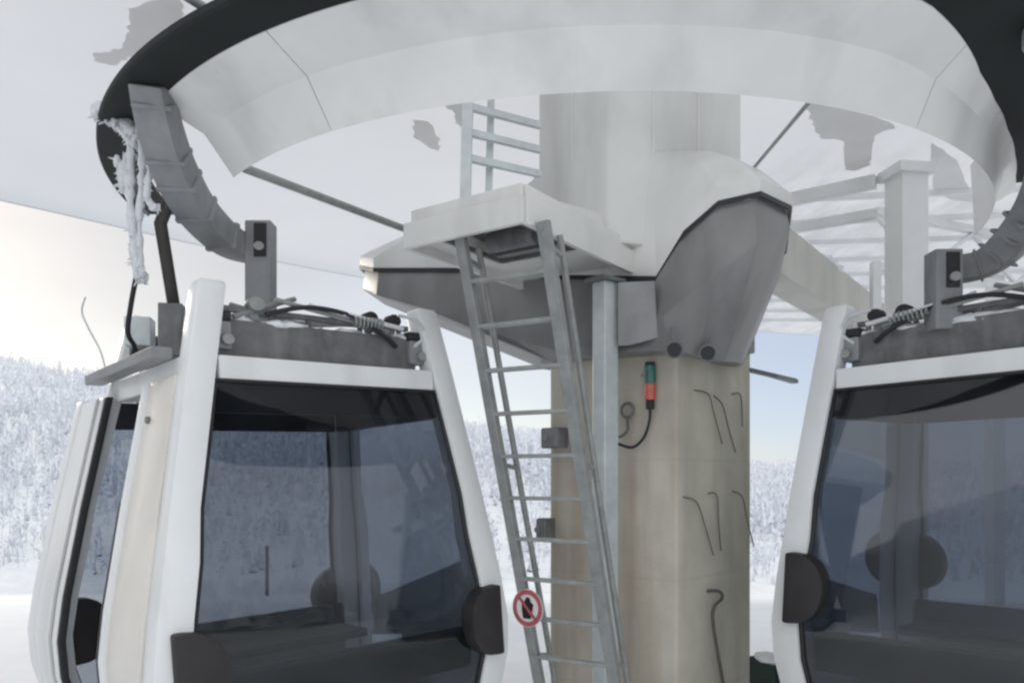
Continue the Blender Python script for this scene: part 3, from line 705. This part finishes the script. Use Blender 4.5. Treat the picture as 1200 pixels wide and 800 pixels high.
        return MB().loft(rings).build(nm, m, parent or t, bev, True, 50)
    d1 = side_strip(-0.655, -0.20, 0.012, 0.045, 'door_leaf', M['door_panel'])
    side_strip(-0.22, -0.15, 0.03, 0.05, 'stile', M['cabin_white'], d1)
    side_strip(-0.145, -0.10, 0.025, 0.04, 'seal', M['black'], d1, -2.45, -0.85)
    MB().tube([(-(hz(-0.36) + 0.012), -0.36, -0.36), (-(hz(-0.36) + 0.03), -0.36, -0.36)], 0.022, 12).build('bolt', M['gear'], d1, smooth=True)
    dy = 0.62 if door_open else 0.10
    d2 = side_strip(dy, dy + 0.10, 0.045, 0.05, 'door_leaf', M['cabin_white'])
    side_strip(dy - 0.045, dy - 0.002, 0.04, 0.04, 'seal', M['black'], d2)
    side_strip(dy + 0.102, dy + 0.132, 0.04, 0.035, 'seal', M['black'], d2)
    side_strip(dy + 0.134, dy + 0.50, 0.055, 0.02, 'panel', M['cabin_white'], d2, bev=0)
    side_strip(dy + 0.502, dy + 0.66, 0.06, 0.05, 'stile', M['cabin_white'], d2, -2.5, -0.10)
    side_strip(dy + 0.665, dy + 0.695, 0.05, 0.03, 'seal', M['black'], d2, -2.45, -0.85)
    tr_ = MB().bar((-0.87, -0.6, 0.02), (-0.87, 0.85, 0.02), 0.10, 0.07).build('door_track', M['grey_steel'], t, 0.008)
    # rubber bumpers wrapping the corners at the waist
    for sy in (-1, 1):
        for sx in (-1, 1):
            h = hx(bz, sx); pts = []
            for k in range(13):
                a = -math.pi / 2 + math.pi * k / 12
                pts.append((sx * (h - 0.13 - 0.20 * max(0, math.cos(a)) ** 0.85), bz + 0.245 * math.sin(a)))
            pts = [(sx * (h - 0.085), bz - 0.245)] + pts + [(sx * (h - 0.085), bz + 0.245)]
            lo = [Vector((x, sy * (hz(z) - 0.06), z)) for x, z in pts]; hi = [Vector((x, sy * (hz(z) + 0.075), z)) for x, z in pts]
            MB().loft([lo, hi]).build('bumper', M['bumper'], t, 0.02, True, 50)
    # suspension gear on the roof
    gr = MB()
    for s_ in (-1, 1):
        gr.box((0, s_ * 0.60, 0.13), (1.22, 0.12, 0.24)); gr.box((s_ * 0.42, 0, 0.16), (0.12, 1.08, 0.14))
    gr_o = gr.build('suspension_frame', M['gear'], t, 0.012)
    for s_ in (-1, 1):
        for x in (-0.60, 0.60):
            MB().box((x, s_ * 0.63, 0.14), (0.10, 0.14, 0.17)).build('end_box', M['grey_steel'], gr_o, 0.012)
            MB().box((x, s_ * 0.63, 0.26), (0.11, 0.13, 0.06)).build('end_cap', M['black'], gr_o, 0.012)
            MB().tube([(x + 0.02, s_ * 0.705, 0.11), (x + 0.02, s_ * 0.735, 0.11)], 0.032, 12).build('bolt', M['galv'], gr_o, smooth=True)
        # upper rail with slots
        r_ = MB().bar((-0.58, s_ * 0.61, 0.32), (0.58, s_ * 0.61, 0.32), 0.05, 0.035)
        for x in (-0.55, -0.3, -0.08, 0.25, 0.52): r_.box((x, s_ * 0.61, 0.27), (0.025, 0.03, 0.08))
        r_.build('guide_rail', M['gear'], gr_o, 0.004)
        MB().tube(smooth_path([(-0.35, s_ * 0.66, 0.30), (-0.12, s_ * 0.70, 0.37), (0.15, s_ * 0.70, 0.35), (0.36, s_ * 0.70, 0.24), (0.46, s_ * 0.68, 0.17)]), 0.016, 8).build('hose', M['black'], gr_o, smooth=True)
        MB().tube(smooth_path([(-0.5, s_ * 0.55, 0.36), (-0.1, s_ * 0.5, 0.30), (0.3, s_ * 0.52, 0.33), (0.56, s_ * 0.58, 0.2)]), 0.02, 8).build('hose', M['grey_steel'], gr_o, smooth=True)
    for s_ in (-1, 1):
        for (xa, xb, ya, yb, za, zb_2, m_) in ((-0.30, 0.42, 0.68, 0.66, 0.40, 0.28, 'galv'), (-0.05, 0.55, 0.56, 0.62, 0.42, 0.24, 'ice'), (0.10, 0.50, 0.70, 0.70, 0.36, 0.30, 'ice'), (-0.52, -0.15, 0.64, 0.60, 0.27, 0.44, 'grey_steel')):
            MB().tube([(xa, s_ * ya, za), (xb, s_ * yb, zb_2)], 0.016, 8).build('linkage_rod', M[m_], gr_o, smooth=True)
        sp_ = [Vector((0.16 + 0.20 * k / 72, s_ * 0.69 + 0.036 * math.cos(k * 0.7), 0.315 + 0.036 * math.sin(k * 0.7))) for k in range(73)]
        MB().tube(sp_, 0.008, 5).build('spring', M['galv'], gr_o, smooth=True)
        for x in (-0.40, 0.30, 0.46):
            MB().tube([(x, s_ * 0.60, 0.36), (x, s_ * 0.68, 0.36)], 0.045, 14).build('roller', M['black'] if x > 0 else M['galv'], gr_o, 0.006, True)
            MB().box((x, s_ * 0.62, 0.31), (0.05, 0.02, 0.10)).build('roller_bracket', M['grey_steel'], gr_o, 0.004)
        MB().tube(smooth_path([(0.58, s_ * 0.69, 0.18), (0.64, s_ * 0.73, 0.26), (0.60, s_ * 0.72, 0.36), (0.48, s_ * 0.68, 0.40)]), 0.012, 7).build('cable_loop', M['galv_light'], gr_o, smooth=True)
    rr = random.Random(5)
    for s_ in (-1, 1):
      sn = MB()
      for k in range(26): sn.ball((rr.uniform(-0.5, 0.6), s_ * rr.uniform(0.53, 0.62), 0.245), rr.uniform(0.03, 0.07), 8, 6, (1.5, 1, 0.55), 0.25)
      sn.build('snow_cap', M['snowlump'], gr_o, smooth=True, ang=80)
    # hanger plate and curved arm
    hx_, hy_, zb, zt = hang                      # world place of the hanger plate
    def wbox(c_, size, nm, m, parent, bev):
        mb_ = MB().box(c_, size); mb_.v = [tuple(tx(v)) for v in mb_.v]; return mb_.build(nm, m, parent, bev)
    pl = wbox((hx_, hy_, (zb + zt) / 2), (0.18, 0.16, zt - zb), 'hanger_plate', M['grey_steel'], t, 0.010)
    wbox((hx_ + 0.02, hy_ - 0.085, zt - 0.14), (0.085, 0.02, 0.23), 'slot', M['black'], pl, 0.004)
    MB().tube([tx((hx_ + 0.02, hy_ - 0.095, zt - 0.19)), tx((hx_ + 0.02, hy_ - 0.12, zt - 0.19))], 0.03, 12).build('bolt', M['galv'], pl, smooth=True)
    path = smooth_path([tx(p) for p in arm_pts], 7)
    npt = len(path) - 1
    MB().tube(path, [0.112 + 0.016 * math.sin(math.pi * k / npt) for k in range(npt + 1)], 4, ph=math.pi / 4).build('hanger_arm', M['grey_steel'], t, 0.012, True, 30)
    for f_ in (0.26, 0.44, 0.56, 0.68, 0.92):
        k = int(f_ * (npt - 1)); rr_ = (0.112 + 0.016 * math.sin(math.pi * k / npt)) * 1.12
        MB().tube([path[k], path[k].lerp(path[k + 1], 0.75)], rr_, 4, ph=math.pi / 4).build('clamp', M['grey_steel'], t, 0.008)
    return t, tx, pl

LZ = E + 0.735
LLOC = (-1.687, 5.836, LZ)
armL = [Vector((-1.84, 5.74, E + 1.63)), P(268, 283, 5.5), P(232, 248, 5.15), P(205, 200, 4.85), P(188, 150, 4.65), P(177, 98, 4.5)]
cl, txl, pl = cabin('left-hand white gondola cabin with its door slid open and dark tinted windows', LLOC, R(42), R(2.2), (-1.765, 5.60, E + 1.02, E + 1.79), armL, True, -1.80)
armR = [Vector((2.92, 5.46, E + 1.42)), P(1140, 313, 5.4), P(1168, 300, 5.3), P(1196, 270, 5.15), P(1222, 225, 4.95), P(1242, 150, 4.7)]
cr_, txr, pr = cabin('right-hand white gondola cabin reflecting snow, cut off by the picture edge', (3.42, 5.622, E + 0.80), R(132), R(1.2), (2.87, 5.30, E + 0.98, E + 1.505), armR, False, -1.54, 'glass_extra_refl')
# only on the left cabin: damper rod, door motor boxes, whip antenna
MB().tube([txl(P(201, 228, 5.0)), txl(P(188, 262, 5.05)), txl(P(204, 360, 5.25))], 0.034, 12).build('damper_rod', M['brown_rod'], cl, smooth=True)
def cbox(px, py, d, w, h, nm, m, dp=0.16):
    mb_ = MB().box(P(px, py, d), (w, dp, h), rz=R(12)); mb_.v = [tuple(txl(v)) for v in mb_.v]; return mb_.build(nm, m, cl, 0.01)
cbox(202, 388, 5.2, 0.15, 0.34, 'motor_box', M['gear']); cbox(164, 390, 5.45, 0.17, 0.20, 'control_box', M['galv_light']); cbox(164, 418, 5.40, 0.10, 0.10, 'control_plug', M['gear'])
MB().tube([txl(p) for p in smooth_path([P(160, 322, 5.0), P(153, 360, 5.1), P(150, 390, 5.2), P(158, 408, 5.3), P(150, 425, 5.35), P(136, 436, 5.4)])], 0.014, 8).build('power_cable', M['black'], cl, smooth=True)
MB().tube([txl(p) for p in smooth_path([P(100, 348, 6.2), P(96, 365, 6.2), P(104, 385, 6.2), P(118, 412, 6.2), P(125, 440, 6.1)])], 0.006, 6).build('whip_antenna', M['galv_light'], cl, smooth=True)

# ------------------------------------------------------------------ iced chain and hoses hanging from the rim
ic = thing('iced_hose_bundle', 'bundle of hoses and brackets coated in white rime hanging from the rim', 'hoses')
rr = random.Random(9)
def icy(pts, r, nm, lumps=14, m='ice'):
    path = smooth_path([P(*p) for p in pts], 5); mb = MB(); r *= 0.78; mb.tube(path, [r * rr.uniform(0.6, 1.4) for _ in path], 9)
    for k in range(lumps):
        p = path[rr.randrange(len(path))]; mb.ball(p + Vector((rr.uniform(-1, 1), rr.uniform(-1, 1), rr.uniform(-1, 1))) * r * 0.9, r * rr.uniform(0.3, 0.7), 7, 5, (1, 1, 2.4), 0.25)
    for k in range(lumps * 2):
        p = path[rr.randrange(len(path))]; d = Vector((rr.uniform(-1, 1), rr.uniform(-1, 1), rr.uniform(-1.6, 0.2))).normalized(); l_ = r * rr.uniform(0.5, 1.5)
        mb.tube([p + d * r * 0.5, p + d * (r + l_ * 0.5), p + d * (r + l_)], [r * 0.28, r * 0.17, r * 0.02], 5)
    mb.build(nm, M[m], ic, smooth=True, ang=70)
icy([(112, 132, 5.0), (125, 138, 4.95), (142, 142, 4.9), (158, 158, 4.85)], 0.045, 'bracket', 22)
icy([(122, 136, 4.95), (140, 152, 4.9), (158, 172, 4.85)], 0.022, 'bracket', 8)
icy([(150, 148, 4.88), (153, 180, 4.88), (152, 220, 4.88), (154, 260, 4.88), (158, 300, 4.92), (162, 326, 4.95)], 0.034, 'hose', 26)
icy([(161, 150, 4.86), (166, 185, 4.85), (165, 225, 4.86), (163, 270, 4.9), (165, 322, 4.95)], 0.026, 'hose', 22)
icy([(170, 162, 4.84), (175, 200, 4.82), (172, 232, 4.82), (184, 244, 4.8)], 0.025, 'hose', 18)
icy([(146, 190, 4.92), (148, 206, 4.92), (150, 222, 4.92)], 0.05, 'rime_clump', 12)
icy([(160, 302, 4.94), (164, 318, 4.96), (167, 330, 4.98)], 0.035, 'rime_clump', 8)
icy([(156, 160, 4.87), (160, 230, 4.9), (174, 252, 4.85)], 0.012, 'dark_hose', 0, 'gear')

# ------------------------------------------------------------------ small things on the snow beyond
eq = thing('equipment_box', 'low dark green box capped with snow on the ground right of the column', 'box', (2.07, 6.35, -0.02), R(10))
MB().box((-0.03, 0, -0.06), (0.13, 0.4, 0.66)).build('body', M['eq_green'], eq, 0.02)
MB().box((0.075, -0.02, -0.06), (0.06, 0.3, 0.58)).build('side_unit', M['gear'], eq, 0.012)
MB().ball((-0.02, 0, 0.285), 0.12, 12, 8, (0.8, 1.6, 0.35), 0.08).build('snow_cap', M['snowlump'], eq, smooth=True, ang=80)

def pole(px, d, top, r, label, m):
    x = (px - 600) / F * d; zb = ground_z(x, d); zt = E + (560 - top) / F * d
    t = thing('marker_pole', label, 'pole', (x, d, zb - 0.1), 0, 'marker poles on the snow')
    MB().tube([(0, 0, 0), (0, 0, zt - zb)], [r, r * 0.8], 10).build('shaft', m, t, smooth=True)
    MB().tube([(0, 0, zt - zb), (0, 0, zt - zb + r * 1.5)], [r * 1.15, r * 0.6], 10).build('cap', m, t, smooth=True)
pole(313, 48, 640, 0.12, 'dark slender marker pole on the snow seen through the left cabin', M['pole_dark'])
pole(330, 56, 700, 0.12, 'short pale marker pole on the snow right of the dark one', M['post_white'])
sl_ = thing('bracket_arm', 'short grey bracket arm sticking out from the right side of the column', 'bracket', P(872, 432, 6.9))
d_ = P(932, 446, 7.25) - P(872, 432, 6.9)
MB().bar((0, 0, 0), d_, 0.05, 0.035).build('arm', M['gear'], sl_, 0.006)
MB().bar(d_ * 0.55, d_ * 1.0 + Vector((0, 0, -0.012)), 0.075, 0.028).build('end_plate', M['grey_steel'], sl_, 0.005)

# made-up hall and snow bank out of view, added to shape the window reflections
ht = thing('reflection_hall', 'made-up dark timber hall left of the viewer, added to darken reflections in cabin glass', 'hall', (-14, 4.3, -1.0), R(4))
MB().box((0, 0, 3.3), (6.0, 6.0, 6.6)).build('wall', M['log'], ht, 0.03)
MB().loft([[Vector((-3.5, y, 6.55)), Vector((3.5, y, 6.55)), Vector((3.5, y, 6.95)), Vector((0.2, y, 8.4)), Vector((-0.2, y, 8.4)), Vector((-3.5, y, 6.95))] for y in (-3.5, -1.5, 1, 3.5)]).build('roof', M['snowlump'], ht, 0.12, True, 50)
for y in (-1.8, 0.2, 2.0):
    for z in (1.6, 4.4):
        fr_ = MB().box((3.03, y, z), (0.06, 1.1, 1.3)).build('window', M['gear'], ht, 0.01)
        MB().box((3.07, y, z), (0.02, 0.9, 1.1)).build('pane', M['lens'], fr_)
sb = MB(); rb = random.Random(4); rings = []
for k in range(9):
    f_ = k / 8; rad = 7.5 * (1 - f_) ** 0.8; z_ = -1.2 + 9.0 * (1 - (1 - f_) ** 1.5)
    rings.append([Vector((-15 + (rad * math.cos(a) + rb.uniform(-.3, .3)) * 1.0, -4.6 + rad * math.sin(a) * 1.05 + rb.uniform(-.3, .3), z_)) for a in [6.2832 * q_ / 22 for q_ in range(22)]])
bk = sb.loft(rings).build('reflection_bank', M['snow'], smooth=True, ang=80)
tag(bk, 'made-up tall snow bank beside the hall, added for reflections in the right cabin', 'snow bank')

# ------------------------------------------------------------------ light
SUN_EL, SUN_AZ = R(16), R(128)        # low in the left background (angle from +X)
w = bpy.data.worlds.new('World'); sc.world = w; w.use_nodes = True
N = w.node_tree.nodes; L = w.node_tree.links; bg = N['Background']; out = N['World Output']
sky = N.new('ShaderNodeTexSky'); sky.sky_type = 'NISHITA'; sky.sun_disc = False; sky.sun_elevation = SUN_EL; sky.sun_rotation = R(90) - SUN_AZ
sky.air_density = 0.7; sky.dust_density = 0.3
L.new(sky.outputs[0], bg.inputs['Color']); bg.inputs['Strength'].default_value = 0.05
# overcast veil: bright cloud, warm near the low sun, bluish to the right
tc = N.new('ShaderNodeTexCoord'); 
def dot_with(vec, lo, hi):
    vd = N.new('ShaderNodeVectorMath'); vd.operation = 'DOT_PRODUCT'; L.new(tc.outputs['Generated'], vd.inputs[0]); vd.inputs[1].default_value = vec
    r = N.new('ShaderNodeMapRange'); r.interpolation_type = 'SMOOTHSTEP'; r.inputs['From Min'].default_value = lo; r.inputs['From Max'].default_value = hi; L.new(vd.outputs['Value'], r.inputs['Value']); return r.outputs[0]
sd = (math.cos(SUN_EL) * math.cos(SUN_AZ), math.cos(SUN_EL) * math.sin(SUN_AZ), math.sin(SUN_EL))
mix1 = N.new('ShaderNodeMix'); mix1.data_type = 'RGBA'; L.new(dot_with(sd, 0.82, 1.0), mix1.inputs[0])
mix1.inputs[6].default_value = (0.52, 0.50, 0.47, 1); mix1.inputs[7].default_value = (0.36, 0.325, 0.27, 1)
cl_n = N.new('ShaderNodeTexNoise'); cl_n.inputs['Scale'].default_value = 2.2; cl_n.inputs['Detail'].default_value = 4
mpn = N.new('ShaderNodeMapping'); mpn.inputs['Scale'].default_value = (1, 1, 4); L.new(tc.outputs['Generated'], mpn.inputs['Vector']); L.new(mpn.outputs[0], cl_n.inputs['Vector'])
clr = N.new('ShaderNodeMapRange'); clr.inputs['From Min'].default_value = 0.35; clr.inputs['From Max'].default_value = 0.7; clr.inputs['To Min'].default_value = 0.0; clr.inputs['To Max'].default_value = 0.35; L.new(cl_n.outputs['Fac'], clr.inputs['Value'])
mix2 = N.new('ShaderNodeMix'); mix2.data_type = 'RGBA'; L.new(clr.outputs[0], mix2.inputs[0]); L.new(mix1.outputs[2], mix2.inputs[6]); mix2.inputs[7].default_value = (0.60, 0.58, 0.56, 1)
bg2 = N.new('ShaderNodeBackground'); mix3 = N.new('ShaderNodeMix'); mix3.data_type = 'RGBA'; L.new(dot_with((0.42, 0.90, 0.06), 0.90, 0.99), mix3.inputs[0]); L.new(mix2.outputs[2], mix3.inputs[6]); mix3.inputs[7].default_value = (0.41, 0.43, 0.50, 1)
mix4 = N.new('ShaderNodeMix'); mix4.data_type = 'RGBA'; L.new(dot_with((0, -0.92, 0.39), -0.25, 0.65), mix4.inputs[0]); L.new(mix3.outputs[2], mix4.inputs[6]); mix4.inputs[7].default_value = (1.14, 1.12, 1.09, 1)  # sky raised behind the camera, unseen fill added to light cabin fronts
L.new(mix4.outputs[2], bg2.inputs['Color']); bg2.inputs['Strength'].default_value = 1.05
ad = N.new('ShaderNodeAddShader'); L.new(bg.outputs[0], ad.inputs[0]); L.new(bg2.outputs[0], ad.inputs[1]); L.new(ad.outputs[0], out.inputs['Surface'])
sun = bpy.data.lights.new('sun', 'SUN'); sun.energy = 1.0; sun.angle = R(14); sun.color = (1.0, 0.9, 0.76)
so = bpy.data.objects.new('sun', sun); C.objects.link(so); so.rotation_euler = Vector(sd).to_track_quat('Z', 'Y').to_euler()

# ------------------------------------------------------------------ camera
cam = bpy.data.cameras.new('camera'); co = bpy.data.objects.new('camera', cam); C.objects.link(co)
co.location = (0, 0, E); co.rotation_euler = (R(90), 0, 0)
cam.sensor_width = 36; cam.lens = 36 * F / 1200; cam.shift_y = 160 / 1200; cam.clip_start = 0.05; cam.clip_end = 6000
sc.camera = co
sc.view_settings.view_transform = 'Standard'; sc.view_settings.look = 'None'; sc.view_settings.exposure = 0; sc.view_settings.gamma = 1
sc.render.engine = 'CYCLES'
sc.cycles.filter_width = 2.5
sc.cycles.max_bounces = 8; sc.cycles.transparent_max_bounces = 16; sc.cycles.diffuse_bounces = 4; sc.cycles.glossy_bounces = 3
sc.cycles.use_adaptive_sampling = True
sc.cycles.use_denoising = True
try: sc.cycles.denoiser = 'OPENIMAGEDENOISE'
except Exception: pass
